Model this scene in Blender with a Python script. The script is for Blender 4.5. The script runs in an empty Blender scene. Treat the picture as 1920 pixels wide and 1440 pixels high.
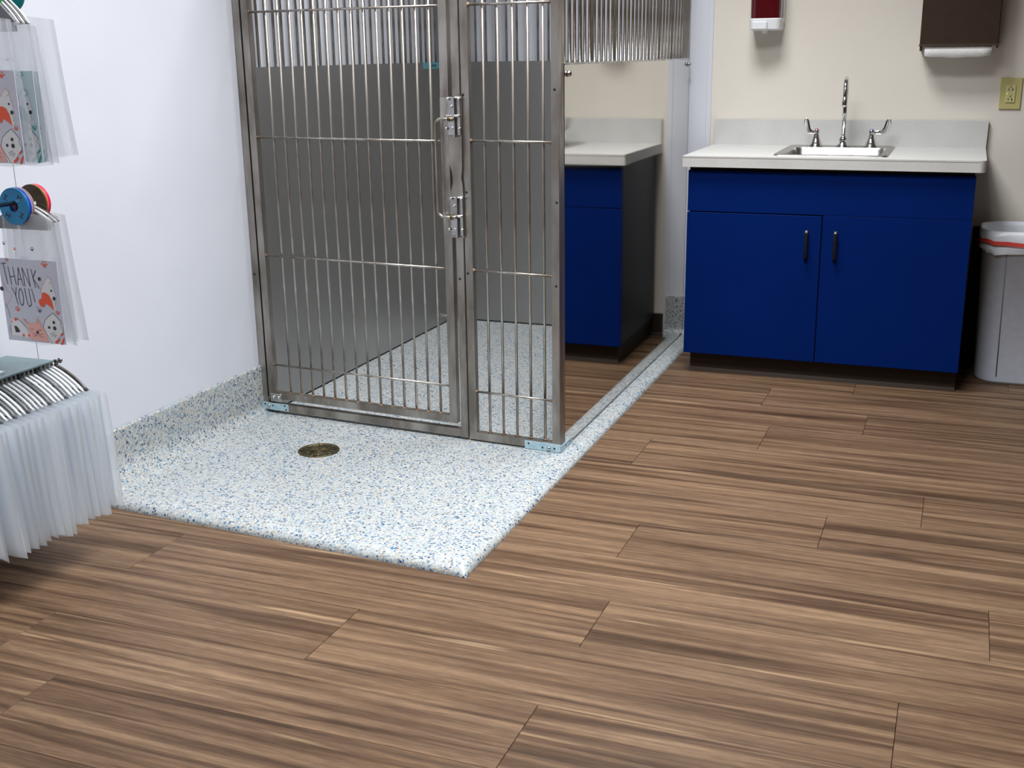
import bpy, math, random
from mathutils import Vector, Matrix
random.seed(7)
S = bpy.context.scene
COL = S.collection

# ------------------------------------------------------------------ camera
YAW, PITCH, ROLL, FPX = -0.37184, -0.27782, -0.01448, 2170.7
cam_d = bpy.data.cameras.new('camera'); cam = bpy.data.objects.new('camera', cam_d); COL.objects.link(cam)
fw = Vector((math.sin(YAW)*math.cos(PITCH), math.cos(YAW)*math.cos(PITCH), math.sin(PITCH)))
rt = Vector((math.cos(YAW), -math.sin(YAW), 0)); up = rt.cross(fw)
r2 = rt*math.cos(ROLL) + up*math.sin(ROLL); u2 = -rt*math.sin(ROLL) + up*math.cos(ROLL)
cam.matrix_world = Matrix(((r2.x, u2.x, -fw.x, 2.33643), (r2.y, u2.y, -fw.y, -3.36845), (r2.z, u2.z, -fw.z, 1.30015), (0, 0, 0, 1)))
cam_d.sensor_width = 36; cam_d.lens = 36*FPX/1920; cam_d.clip_start = 0.05
S.camera = cam

# ------------------------------------------------------------------ light and exposure
w = bpy.data.worlds.new('world'); S.world = w; w.use_nodes = True
w.node_tree.nodes['Background'].inputs[0].default_value = (0.9, 0.95, 1, 1)
w.node_tree.nodes['Background'].inputs[1].default_value = 0.05
def area(name, loc, sx, sy, power, col=(1, .97, .93), rot=(0, 0, 0), spread=180):
    d = bpy.data.lights.new(name, 'AREA'); d.shape = 'RECTANGLE'; d.size = sx; d.size_y = sy
    d.energy = power; d.color = col; d.spread = math.radians(spread)
    o = bpy.data.objects.new(name, d); COL.objects.link(o); o.location = loc; o.rotation_euler = rot
    return o
area('unseen_lamp', (1.5, -1.0, 3.02), 1.3, 0.7, 95, (0.97, .98, 1), spread=130)
area('unseen_lamp', (1.40, 0.45, 3.02), 0.8, 0.6, 46, (0.97, .98, 1), spread=120)  # unseen extra light, added to brighten the back wall and white panel strip
area('unseen_lamp', (1.3, -3.0, 3.02), 1.2, 0.6, 34, (0.97, .98, 1), spread=140)  # unseen fill light, added to brighten the hanging bags and near floor
S.view_settings.view_transform = 'Standard'; S.view_settings.look = 'None'
S.view_settings.gamma = 1; S.view_settings.use_curve_mapping = False
S.view_settings.exposure = -0.25

# ------------------------------------------------------------------ mesh helpers
class MB:
    def __init__(s): s.v = []; s.f = []; s.sm = []
    def add(s, vs, fs, smooth=False):
        n = len(s.v); s.v += [tuple(p) for p in vs]; s.f += [tuple(i+n for i in f) for f in fs]; s.sm += [smooth]*len(fs)
        return s
    def box(s, a, b, fn=None, bev=0.0):
        x0, y0, z0 = a; x1, y1, z1 = b
        if bev:
            e = bev; L = []
            for z, i in ((z0, e), (z0+e, 0), (z1-e, 0), (z1, e)):
                for x, y in ((x0+i, y0+e), (x0+e, y0+i), (x1-e, y0+i), (x1-i, y0+e), (x1-i, y1-e), (x1-e, y1-i), (x0+e, y1-i), (x0+i, y1-e)): L.append((x, y, z))
            fs = [tuple(range(7, -1, -1)), tuple(range(24, 32))]
            for k in range(3):
                for j in range(8): fs.append((k*8+j, k*8+(j+1) % 8, (k+1)*8+(j+1) % 8, (k+1)*8+j))
        else:
            L = [(x0, y0, z0), (x1, y0, z0), (x1, y1, z0), (x0, y1, z0), (x0, y0, z1), (x1, y0, z1), (x1, y1, z1), (x0, y1, z1)]
            fs = [(3, 2, 1, 0), (4, 5, 6, 7), (0, 1, 5, 4), (1, 2, 6, 5), (2, 3, 7, 6), (3, 0, 4, 7)]
        if fn: L = [fn(*p) for p in L]
        return s.add(L, fs)
    def tube(s, pts, r, n=8, closed=False, caps=True, fn=None, flat=None):
        P = [Vector(fn(*p) if fn else p) for p in pts]; m = len(P); vs = []
        R = r if isinstance(r, (list, tuple)) else [r]*m
        ref = None
        for i in range(m):
            a = P[(i-1) % m] if (i or closed) else P[0]; b = P[(i+1) % m] if (i < m-1 or closed) else P[-1]
            t = (b-a).normalized()
            if ref is None:
                ref = t.orthogonal().normalized() if flat is None else (Vector(flat) - t*Vector(flat).dot(t)).normalized()
            ref = (ref - t*ref.dot(t)).normalized(); q = t.cross(ref)
            for k in range(n):
                an = 2*math.pi*k/n
                vs.append(P[i] + (ref*math.cos(an) + q*math.sin(an))*R[i])
        fs = []
        for i in range(m if closed else m-1):
            j = (i+1) % m
            for k in range(n): fs.append((i*n+k, i*n+(k+1) % n, j*n+(k+1) % n, j*n+k))
        s.add(vs, fs, True)
        if caps and not closed:
            s.add(vs[:n], [tuple(range(n-1, -1, -1))]); s.add(vs[-n:], [tuple(range(n))])
        return s
    def lathe(s, prof, c, n=24, ax='z', smooth=True):
        vs = []; m = len(prof)
        for r, h in prof:
            for k in range(n):
                a = 2*math.pi*k/n; x, y = r*math.cos(a), r*math.sin(a)
                vs.append((c[0]+x, c[1]+y, c[2]+h) if ax == 'z' else (c[0]+x, c[1]-h, c[2]+y) if ax == 'y' else (c[0]+h, c[1]+x, c[2]+y))
        fs = []
        for i in range(m-1):
            for k in range(n): fs.append((i*n+k, i*n+(k+1) % n, (i+1)*n+(k+1) % n, (i+1)*n+k))
        s.add(vs, fs, smooth)
        if prof[0][0] > 1e-6: s.add(vs[:n], [tuple(range(n-1, -1, -1))])
        if prof[-1][0] > 1e-6: s.add(vs[-n:], [tuple(range(n))])
        return s
    def prism(s, poly, d0, d1, fn):
        """poly of (a,b); fn(a,b,d) -> point"""
        n = len(poly); vs = [fn(a, b, d0) for a, b in poly] + [fn(a, b, d1) for a, b in poly]
        fs = [tuple(range(n-1, -1, -1)), tuple(range(n, 2*n))] + [(i, (i+1) % n, n+(i+1) % n, n+i) for i in range(n)]
        return s.add(vs, fs)
    def grid(s, rows, closed=False, smooth=True):
        m = len(rows); n = len(rows[0]); vs = [p for r in rows for p in r]; fs = []
        for i in range(m-1):
            for k in range(n if closed else n-1): fs.append((i*n+k, i*n+(k+1) % n, (i+1)*n+(k+1) % n, (i+1)*n+k))
        return s.add(vs, fs, smooth)
    def mesh(s, name, mat, off=(0, 0, 0)):
        import bmesh
        me = bpy.data.meshes.new(name)
        me.from_pydata([(p[0]-off[0], p[1]-off[1], p[2]-off[2]) for p in s.v], [], s.f)
        me.polygons.foreach_set('use_smooth', s.sm)
        bm = bmesh.new(); bm.from_mesh(me); bmesh.ops.remove_doubles(bm, verts=bm.verts, dist=1e-6)
        bmesh.ops.recalc_face_normals(bm, faces=bm.faces); bm.to_mesh(me); bm.free()
        me.materials.append(mat); me.update()
        return me
    def build(s, name, mat, parent=None, off=None):
        root = parent
        while root is not None and root.parent is not None: root = root.parent
        o0 = tuple(root.location) if root is not None else (off or (0, 0, 0))
        o = bpy.data.objects.new(name, s.mesh(name, mat, o0)); COL.objects.link(o)
        if parent is not None: o.parent = parent
        else: o.location = o0
        return o
def link_mesh(name, me, parent, loc):
    o = bpy.data.objects.new(name, me); COL.objects.link(o); o.parent = parent; o.location = loc; return o
def thing(name, label, cat, loc, group=None):
    o = bpy.data.objects.new(name, None); COL.objects.link(o); o.location = loc; o.empty_display_size = .05
    o['label'] = label; o['category'] = cat
    if group: o['group'] = group
    return o
def tag(o, label, cat, group=None):
    o['label'] = label; o['category'] = cat
    if group: o['group'] = group
    return o
def struct(o): o['kind'] = 'structure'; return o

# ------------------------------------------------------------------ material helpers
def mat(name, col, rough=.5, metal=0., spec=.5, coat=0., trans=0.):
    m = bpy.data.materials.new(name); m.use_nodes = True; b = m.node_tree.nodes['Principled BSDF']
    b.inputs['Base Color'].default_value = (*col, 1); b.inputs['Roughness'].default_value = rough
    b.inputs['Metallic'].default_value = metal; b.inputs['Specular IOR Level'].default_value = spec
    b.inputs['Coat Weight'].default_value = coat; b.inputs['Transmission Weight'].default_value = trans
    return m
class NT:
    def __init__(s, m): s.t = m.node_tree; s.n = s.t.nodes; s.l = s.t.links; s.b = s.n.get('Principled BSDF')
    def node(s, ty, **kw):
        n = s.n.new(ty)
        for k, v in kw.items():
            if k.startswith('i_'):
                key = k[2:]; key = int(key) if key.isdigit() else key.replace('_', ' ')
                n.inputs[key].default_value = v
            else: setattr(n, k, v)
        return n
    def link(s, a, b): s.l.new(a, b)
    def coords(s, scale=(1, 1, 1), kind='Object'):
        tc = s.node('ShaderNodeTexCoord'); mp = s.node('ShaderNodeMapping'); mp.inputs['Scale'].default_value = scale
        s.link(tc.outputs[kind], mp.inputs['Vector']); return mp.outputs['Vector']
    def ramp(s, fac, stops, interp='LINEAR'):
        r = s.node('ShaderNodeValToRGB'); r.color_ramp.interpolation = interp; e = r.color_ramp.elements
        while len(e) > 1: e.remove(e[-1])
        for i, (p, c) in enumerate(stops):
            x = e[0] if i == 0 else e.new(p)
            x.position = p; x.color = (*c, 1) if len(c) == 3 else c
        s.link(fac, r.inputs[0]); return r.outputs[0]
    def mix(s, fac, a, b, mode='MIX'):
        m = s.node('ShaderNodeMix', data_type='RGBA', blend_type=mode)
        for sock, val in ((m.inputs[0], fac), (m.inputs[6], a), (m.inputs[7], b)):
            if hasattr(val, 'links'): s.link(val, sock)
            elif isinstance(val, tuple): sock.default_value = (*val, 1)
            else: sock.default_value = val
        return m.outputs[2]
    def bump(s, h, strength, dist=.001):
        b = s.node('ShaderNodeBump'); b.inputs['Strength'].default_value = strength; b.inputs['Distance'].default_value = dist
        s.link(h, b.inputs['Height']); s.link(b.outputs[0], s.b.inputs['Normal'])
def noisy(m, c1, c2, scale=(20, 20, 20), detail=4, bump=0., rough=None, lo=.35, hi=.65, kind='Object'):
    t = NT(m); v = t.coords(scale, kind); n = t.node('ShaderNodeTexNoise', i_Scale=1., i_Detail=detail); t.link(v, n.inputs['Vector'])
    t.link(t.ramp(n.outputs[0], [(lo, c1), (hi, c2)]), t.b.inputs['Base Color'])
    if bump: t.bump(n.outputs[0], bump)
    if rough:
        t.link(t.ramp(n.outputs[0], [(lo, (rough[0],)*3), (hi, (rough[1],)*3)]), t.b.inputs['Roughness'])
    return m

M_frp = noisy(mat('white_wall_panel', (.6, .64, .72), .38), (.61, .635, .70), (.635, .66, .725), (3, 3, 3), 2)
M_beige = noisy(mat('beige_paint', (.6, .55, .47), .6), (.655, .615, .545), (.685, .645, .575), (1.5, 1.5, 1.5), 2)
M_ceiling = mat('ceiling_tile', (.75, .75, .73), .8)
M_subfloor = mat('subfloor', (.02, .014, .01), .9)
# wood plank
M_wood = mat('wood_plank', (.2, .12, .07), .42, spec=.2); t = NT(M_wood)
tc = t.node('ShaderNodeTexCoord'); oi = t.node('ShaderNodeObjectInfo')
mul = t.node('ShaderNodeVectorMath', operation='MULTIPLY'); mul.inputs[1].default_value = (37, 0, 5)
t.link(oi.outputs['Random'], mul.inputs[0])
geo = t.node('ShaderNodeNewGeometry')
rnd = t.node('ShaderNodeVectorMath', operation='ADD'); t.link(geo.outputs['Position'], rnd.inputs[0]); t.link(mul.outputs[0], rnd.inputs[1])
def wn(scale, detail, dist=0., seed=rnd):
    mp = t.node('ShaderNodeMapping'); mp.inputs['Scale'].default_value = scale; t.link(seed.outputs[0], mp.inputs['Vector'])
    n = t.node('ShaderNodeTexNoise', i_Scale=1., i_Detail=detail, i_Distortion=dist); t.link(mp.outputs[0], n.inputs['Vector']); return n.outputs[0]
band = wn((.85, 24, 1), 7, 1.1); fine = wn((3.5, 95, 1), 5, .4); fibre = wn((26, 260, 1), 3); pale = wn((1.6, 42, 3), 2, .4)
base = t.ramp(band, [(.28, (.040, .021, .010)), (.40, (.076, .043, .024)), (.50, (.118, .071, .041)), (.68, (.180, .114, .068))])
c = t.mix(.62, base, t.ramp(fine, [(.30, (.30, .27, .26)), (.5, (.50, .50, .50)), (.7, (.68, .68, .66))]), 'OVERLAY')
c = t.mix(.35, c, t.ramp(fibre, [(.35, (.3, .3, .3)), (.65, (.7, .7, .7))]), 'OVERLAY')
c = t.mix(t.ramp(pale, [(.66, (0, 0, 0)), (.76, (.5, .5, .5))]), c, (.40, .28, .165))
hv = t.ramp(oi.outputs['Random'], [(0, (.94, .94, .94)), (1, (1.0, 1.0, 1.0))])
c = t.mix(1., c, hv, 'MULTIPLY'); t.link(c, t.b.inputs['Base Color']); t.bump(fine, .25, .0006)
t.link(t.ramp(fine, [(.3, (.5,)*3), (.7, (.38,)*3)]), t.b.inputs['Roughness'])
# speckled resin
M_resin = mat('speckled_resin', (.6, .6, .6), .38); t = NT(M_resin)
v = t.coords((1, 1, 1)); vo = t.node('ShaderNodeTexVoronoi', i_Scale=200.); t.link(v, vo.inputs['Vector'])
sep = t.node('ShaderNodeSeparateColor'); t.link(vo.outputs['Color'], sep.inputs[0])
cc = t.ramp(sep.outputs[0], [(0, (.38, .395, .385)), (.30, (.31, .35, .37)), (.50, (.44, .445, .425)), (.64, (.29, .345, .37)), (.76, (.15, .23, .29)), (.80, (.36, .32, .26)), (.87, (.07, .13, .23)), (.93, (.20, .20, .17)), (.965, (.02, .04, .10))], 'CONSTANT')
v2 = t.node('ShaderNodeTexVoronoi', i_Scale=420.); t.link(v, v2.inputs['Vector'])
s2 = t.node('ShaderNodeSeparateColor'); t.link(v2.outputs['Color'], s2.inputs[0])
cc = t.mix(.25, cc, t.ramp(s2.outputs[1], [(0, (.8, .8, .8)), (.5, (.5, .5, .5)), (.8, (.25, .3, .36))], 'CONSTANT'), 'OVERLAY')
t.link(cc, t.b.inputs['Base Color'])
t.bump(vo.outputs['Distance'], .35, .0015)
# metals
M_tube = noisy(mat('stained_steel_tube', (.4, .38, .36), .38, .95), (.22, .195, .168), (.47, .435, .395), (14, 14, 5), 6, rough=(.5, .32))
M_bar = noisy(mat('steel_bar', (.5, .47, .44), .34, .95), (.27, .235, .20), (.52, .49, .45), (30, 30, 9), 4, rough=(.45, .3))
M_weld = noisy(mat('rusty_weld', (.16, .08, .04), .7, .4), (.10, .05, .03), (.30, .20, .13), (90, 90, 90), 3)
M_sheet = noisy(mat('brushed_sheet', (.3, .3, .3), .36, .82), (.33, .325, .317), (.39, .385, .377), (1.6, 1.6, 1.6), 3, rough=(.40, .30))
M_mirror = noisy(mat('polished_sheet', (.6, .6, .6), .06, 1.), (.64, .62, .59), (.68, .66, .63), (2, 3, 2), 2, rough=(.075, .05))
M_galv = noisy(mat('blue_film_bracket', (.4, .6, .68), .4, .3), (.36, .55, .64), (.52, .68, .74), (60, 60, 60), 3)
M_hole = mat('dark_hole', (.01, .01, .012), .8)
M_chrome = mat('chrome', (.72, .73, .75), .08, 1.)
M_latch = noisy(mat('latch_steel', (.6, .6, .6), .22, 1.), (.40, .39, .38), (.62, .61, .60), (18, 18, 18), 3, rough=(.35, .16))
M_brass = noisy(mat('tarnished_brass', (.2, .16, .06), .45, .8), (.055, .048, .02), (.16, .125, .055), (60, 60, 60), 4)
M_blue = noisy(mat('blue_laminate', (.0, .018, .14), .55, spec=.05), (.0001, .011, .095), (.0002, .012, .103), (3, 3, 3), 2)
M_side = mat('dark_cabinet_side', (.012, .012, .018), .45, spec=.3)
M_kick = mat('brown_rubber', (.026, .015, .009), .6, spec=.25)
M_lam = mat('counter_laminate', (.66, .66, .63), .38); t = NT(M_lam)
a = t.node('ShaderNodeTexNoise', i_Scale=1., i_Detail=3.); t.link(t.coords((8, 260, 8)), a.inputs['Vector'])
b_ = t.node('ShaderNodeTexNoise', i_Scale=1., i_Detail=3.); t.link(t.coords((160, 160, 300)), b_.inputs['Vector'])
cl = t.mix(.5, t.ramp(a.outputs[0], [(.35, (.48, .48, .465)), (.65, (.56, .56, .545))]), t.ramp(b_.outputs[0], [(.35, (.49, .49, .475)), (.65, (.57, .57, .555))]))
t.link(cl, t.b.inputs['Base Color'])
M_rim = mat('sink_rim_steel', (.42, .41, .39), .3, 1.)
M_sink = mat('sink_steel', (.66, .66, .66), .25, 1.)
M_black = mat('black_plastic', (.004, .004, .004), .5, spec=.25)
M_white = mat('white_plastic', (.72, .74, .76), .35)
M_soap = mat('red_soap_window', (.07, .003, .006), .12, coat=.5)
M_towel = noisy(mat('bronze_steel', (.1, .07, .05), .38, .75), (.055, .036, .027), (.10, .066, .048), (9, 9, 9), 5, rough=(.5, .33))
M_towel_lip = mat('bronze_lip', (.22, .18, .14), .3, .9)
M_paper = noisy(mat('paper_towel', (.78, .78, .77), .9), (.70, .70, .69), (.80, .80, .79), (150, 150, 150), 2, bump=.3)
M_ivory = mat('ivory_plastic', (.50, .45, .19), .4)
M_ivory2 = mat('ivory_socket', (.56, .53, .25), .35)
M_led = mat('green_led', (.5, .8, .1), .4); NT(M_led).b.inputs['Emission Color'].default_value = (.6, .9, .1, 1); NT(M_led).b.inputs['Emission Strength'].default_value = 1.
M_bin = noisy(mat('grey_bin_plastic', (.42, .46, .52), .5), (.56, .62, .72), (.61, .67, .78), (30, 30, 30), 3, bump=.1)
M_liner = mat('bin_liner', (.66, .69, .74), .35)
M_red = mat('red_drawstring', (.62, .06, .05), .45)
M_hanger = mat('white_hanger_plastic', (.70, .73, .75), .25)
M_hgrey = mat('grey_hanger_plastic', (.15, .155, .165), .35)
M_hdark = noisy(mat('dark_hanger_plastic', (.07, .06, .055), .35), (.04, .03, .03), (.11, .10, .095), (40, 40, 40), 2)
M_glass = mat('teal_shelf', (.10, .16, .17), .25)
M_sticker = mat('blue_sticker', (.10, .32, .37), .4)
def film(name, col, alpha, gloss=.12):
    m = bpy.data.materials.new(name); m.use_nodes = True; t = NT(m); out = t.n['Material Output']; t.n.remove(t.b)
    tr = t.node('ShaderNodeBsdfTransparent'); tl = t.node('ShaderNodeBsdfTranslucent'); df = t.node('ShaderNodeBsdfDiffuse'); gl = t.node('ShaderNodeBsdfGlossy')
    tl.inputs[0].default_value = (*col, 1); df.inputs[0].default_value = (*col, 1); gl.inputs[1].default_value = .22; gl.inputs[0].default_value = (1, 1, 1, 1)
    m1 = t.node('ShaderNodeMixShader'); m1.inputs[0].default_value = .5; t.link(df.outputs[0], m1.inputs[1]); t.link(tl.outputs[0], m1.inputs[2])
    m2 = t.node('ShaderNodeMixShader'); m2.inputs[0].default_value = alpha; t.link(tr.outputs[0], m2.inputs[1]); t.link(m1.outputs[0], m2.inputs[2])
    fr = t.node('ShaderNodeFresnel'); fr.inputs[0].default_value = 1.35; mm = t.node('ShaderNodeMath', operation='MULTIPLY'); mm.inputs[1].default_value = gloss*4; t.link(fr.outputs[0], mm.inputs[0])
    m3 = t.node('ShaderNodeMixShader'); t.link(mm.outputs[0], m3.inputs[0]); t.link(m2.outputs[0], m3.inputs[1]); t.link(gl.outputs[0], m3.inputs[2])
    t.link(m3.outputs[0], out.inputs['Surface']); return m
M_frost = film('frosted_bag_film', (.90, .95, 1.0), .50, .06)
M_clear = film('clear_bag_film', (.86, .89, .94), .20)

# ------------------------------------------------------------------ room shell
D = 1.759; XR, YF, H = 6.5, -7.2, 3.05
FZ = .032; KF = 1 - FZ/1.30015
fl = struct(MB().box((-.1, YF, FZ-.06), (XR, D+.1, FZ-.006)).build('floor', M_subfloor))
rows_y = [1.65, 1.40, 1.15, .895, .65, .385, .11, -.135, -.371, -.61, -.865, -1.11, -1.37, -1.61, -1.865, -2.11, -2.36, -2.6, -2.85, -3.1, -3.35, -3.6, -3.85, -4.1, -4.35, -4.6, -4.85, -5.1, -5.35, -5.6, -5.85, -6.1, -6.35, -6.6, -6.85, -7.1, -7.35]
rows_y = [D] + [(y+3.36845)*KF-3.36845 for y in rows_y]
rows_y = [y for y in rows_y if y > YF+.05] + [YF]
joint = {1: 2.57, 2: 2.0, 3: 1.688, 4: 2.08, 5: 1.76, 6: 1.396, 7: 2.306, 8: 2.05, 9: 1.554, 10: 2.48, 11: 1.61, 12: 1.047, 13: 1.605, 14: .568}
joint = {k: 2.33643+(v_-2.33643)*KF for k, v_ in joint.items()}
L = 1.225
for i in range(len(rows_y)-1):
    y1, y0 = rows_y[i], rows_y[i+1]
    j = joint.get(i, .2 + (i*.53) % 1.2)
    xmin = 1.20 if y0 > -.72 else 0.0
    k0 = math.floor((xmin - j)/L); x = j + k0*L
    while x < XR:
        a, b = max(x, xmin), min(x+L, XR); x += L
        if b-a < .01: continue
        mb = MB(); g = .0005; c = .0008
        x0, x1, ya, yb = a+g, b-g, y0+g, y1-g; 
        vs = [(x0, ya, -.006), (x1, ya, -.006), (x1, yb, -.006), (x0, yb, -.006), (x0, ya, -c), (x1, ya, -c), (x1, yb, -c), (x0, yb, -c),
              (x0+c, ya+c, 0), (x1-c, ya+c, 0), (x1-c, yb-c, 0), (x0+c, yb-c, 0)]
        fs = [(8, 9, 10, 11)] + [(q, (q+1) % 4, 4+(q+1) % 4, 4+q) for q in range(4)] + [(4+q, 4+(q+1) % 4, 8+(q+1) % 4, 8+q) for q in range(4)]
        mb.add(vs, fs)
        cx_, cy_ = (a+b)/2, (y0+y1)/2
        o = bpy.data.objects.new('plank', mb.mesh('plank', M_wood, (cx_, cy_, 0))); COL.objects.link(o); o.parent = fl; o.location = (cx_, cy_, FZ)

wl = struct(MB().box((-.12, YF, 0), (-.004, D, H)).build('wall_left', M_beige))
for (a, b) in ((YF, -2.2), (-2.197, -.9645), (-.9615, D-.001)):
    MB().box((-.004, a, .0), (0, b, H)).build('wall_panel', M_frp, wl)
wb = struct(MB().box((-.12, D+.004, 0), (XR, D+.12, H)).build('wall_back', M_beige))
MB().box((0.001, D, .0), (1.262, D+.004, H)).build('wall_panel', M_frp, wb)
# edge trim of the white panel: thin moulding with a lip
MB().box((1.262, D-.003, .0), (1.283, D+.004, H), bev=.001).build('panel_trim', M_frp, wb)
struct(MB().box((XR, YF, 0), (XR+.1, D+.12, H)).build('wall_right', M_beige))
struct(MB().box((-.12, YF-.1, 0), (XR+.1, YF, H)).build('wall_front', M_beige))
struct(MB().box((-.12, YF-.1, H), (XR+.1, D+.12, H+.1)).build('ceiling', M_ceiling))
def base_profile(x0, x1):
    prof = [(0, 0), (-.012, 0), (-.010, .006), (-.005, .014), (-.004, .10), (0, .104)]
    return MB().prism(prof, x0, x1, lambda a, b, d: (d, D+.004+a, b+FZ))
struct(base_profile(1.285, XR).build('baseboard_back', M_kick))

# ------------------------------------------------------------------ speckled pad with coved upstand
HP = .05
def F(x): return .0763*(1.192-x)
def prof_x(t_):  # t_ = how far back (0 front .. 1 cage): cove radius shrinks
    r = .10*(1-t_) + .03*t_
    pr = [(.001, .2245), (.007, .2235), (.0085, .215)]
    for k in range(9):
        a = math.pi/2*k/8
        pr.append((.0085 + r*(1-math.cos(a)), HP + r*(1-math.sin(a))))
    xe = XE
    for q in range(1, 9): pr.append((.0085+r+(xe-.030-.0085-r)*q/9, HP))
    for k in range(9):
        a = math.pi/2*k/8
        pr.append((xe-.030+.030*math.sin(a), FZ+(HP-FZ)*math.cos(a) if k < 8 else FZ))
    return pr
XE = 1.252
def yfront(x): return -.829 - .078*x
rows = []
RIM = .010
def pad_row(s_, y_of, zdrop, tt):
    out = []
    for (x, z) in prof_x(tt):
        if z <= HP+1e-6: zz = FZ+(z-FZ)*(1+RIM/(HP-FZ))*zdrop
        else: zz = z if x < .02 else (z-HP) + FZ + (HP-FZ+RIM)*zdrop
        out.append((x, y_of(x), max(zz, FZ)))
    return out
for k in range(9):
    a = math.pi/2*(1-k/8)
    rows.append(pad_row(0, lambda x, a=a: yfront(x) + .042*(1-math.sin(a)), 0 if k == 0 else math.cos(a), 0))
n = 20
for k in range(1, n+1):
    s_ = k/n; y1 = -.79 + (D-.004+.79)*s_
    tt = min(1, max(0, (y1+.6)/.6))
    RIM = .010*max(0, 1-s_*2.5/.35) if False else .010*max(0, min(1, 1-(y1+.79)/.34))
    rows.append(pad_row(0, lambda x, s_=s_: (yfront(x)+.042)*(1-s_) + (D-.004)*s_, 1, tt))
pad = MB().grid(rows)
# close the front end of the upstand
er = rows[0]; pad.add([(.0005, er[0][1], FZ)] + er[:12], [tuple(range(13))])
tagp = pad.build('resin_pad', M_resin, off=(.6, .45, FZ))
tag(tagp, 'raised blue and white speckled resin floor pad with rounded edge, under the kennel', 'floor pad')
bc = MB()
pr = [(0, .2245), (-.007, .2235), (-.0085, .215)] + [(-.0085-.03*(1-math.cos(math.pi/2*k/8)), HP+.03*(1-math.sin(math.pi/2*k/8))) for k in range(9)] + [(0, HP)]
bc.prism(pr, .012, 1.20, lambda a, b, d: (d, D-.001+a, b))
pr2 = [(a, b if b > HP+.001 else (0 if i == len(pr)-1 else b)) for i, (a, b) in enumerate(pr)]
pr2 = pr[:-1] + [(-.042, FZ), (0, FZ)]
bc.prism(pr2, 1.20, 1.272, lambda a, b, d: (d, D-.001+a, b))
bc.build('upstand', M_resin, tagp)

# floor drain
cx0, cy0 = .426, -.233
dr = thing('floor_drain', 'round tarnished brass floor drain grate set in the speckled pad', 'drain', (cx0, cy0, HP))
MB().lathe([(.0, .0), (.066, .0), (.0665, .0008)], (cx0, cy0, HP+.0004), 40, smooth=False).build('recess', M_hole, dr)
mb = MB(); mb.lathe([(.058, .0005), (.0585, .0035), (.0675, .0032), (.0685, .0005)], (cx0, cy0, HP), 48); mb.build('rim', M_brass, dr)
g = MB(); ang = .5
ca, sa = math.cos(ang), math.sin(ang)
def loc2(u, v_): return (cx0+u*ca-v_*sa, cy0+u*sa+v_*ca, HP+.0022)
g.tube([loc2(-.058, 0), loc2(.058, 0)], .0028, 6); g.tube([loc2(0, -.058), loc2(0, .058)], .0028, 6)
for r in (.016, .030, .044):
    g.tube([(cx0+r*math.cos(k*math.pi/16), cy0+r*math.sin(k*math.pi/16), HP+.0022) for k in range(32)], .0015, 5, closed=True)
for k in range(16):
    a1 = ang+k*math.pi/8
    if k % 4 == 0: continue
    g.tube([(cx0+.014*math.cos(a1), cy0+.014*math.sin(a1), HP+.002), (cx0+.058*math.cos(a1), cy0+.058*math.sin(a1), HP+.002)], .0016, 5)
g.build('grate', M_brass, dr)

# ------------------------------------------------------------------ kennel
W = 1.186; TOP = 1.86; T = .0254; PT = 1.268
kn = thing('kennel', 'walk-in stainless steel kennel with barred front door and polished side, on the speckled pad', 'kennel', (.6, .6, HP))
RL = Vector(kn.location)
def fr(x, d, z): return (x, F(x)+d, z)
def sbar(name, parent, x, y, z0, z1, r, mat_, cache={}):
    key = (round(z0, 4), round(z1, 4), r, mat_.name)
    if key not in cache: cache[key] = MB().tube([(0, 0, 0), (0, 0, z1-z0)], r, 8).mesh('bar', mat_)
    return link_mesh(name, cache[key], parent, (x-RL.x, y-RL.y, z0-RL.z))
# outer front frame
ff = MB()
ff.box((.004, 0, .060), (.030, T, TOP), fr)
ff.box((.826, 0, .058), (.852, T, TOP), fr)
ff.box((.030, 0, .060), (.826, T, .060+T), fr)
ff.box((.030, 0, TOP-T), (.826, T, TOP), fr)
ff.build('front_frame', M_tube, kn)
Z = (1.446, 1.037, .629, .231)
# door
dd = MB()
dd.box((.037, 0, .104), (.063, T, TOP-.034), fr); dd.box((.783, 0, .104), (.812, T, TOP-.034), fr)
dd.box((.063, 0, .104), (.783, T, .104+T), fr); dd.box((.063, 0, TOP-.034-T), (.783, T, TOP-.034), fr)
door = dd.build('door', M_tube, kn)
for k in range(14):
    x = .126 + k*.04745
    sbar('bar', door, x, F(x)+.016, .104+T, TOP-.034-T, .0044, M_bar)
for z in Z + (1.72,):
    MB().tube([fr(.060, .0085, z), fr(.786, .0085, z)], .0038, 8).build('cross_bar', M_bar, door)
wd = MB()
for z in Z:
    for x in (.062, .785):
        wd.add(*(lambda c_, r_: ([(c_[0]+r_*a, c_[1]+r_*b, c_[2]+r_*c__) for a, b, c__ in ((1, 0, 0), (-1, 0, 0), (0, 1, 0), (0, -1, 0), (0, 0, 1), (0, 0, -1))],
               [(0, 2, 4), (2, 1, 4), (1, 3, 4), (3, 0, 4), (2, 0, 5), (1, 2, 5), (3, 1, 5), (0, 3, 5)]))(fr(x, .007, z), .0075), True)
for k in range(14):
    x = .126 + k*.04745
    wd.add([(x-.0065, F(x)+.009, .1297), (x+.0065, F(x)+.009, .1297), (x+.0065, F(x)+.023, .1297), (x-.0065, F(x)+.023, .1297), (x, F(x)+.016, .137)], [(0, 1, 4), (1, 2, 4), (2, 3, 4), (3, 0, 4)])
w_ = wd.build('weld', M_weld, door); w_['kind'] = 'stuff'
# corner gusset seams of the door
MB().box((.785, -.0012, .106), (.811, 0, .128), lambda x, y, z: fr(x, y, z)).build('corner_weld', M_tube, door)
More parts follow.
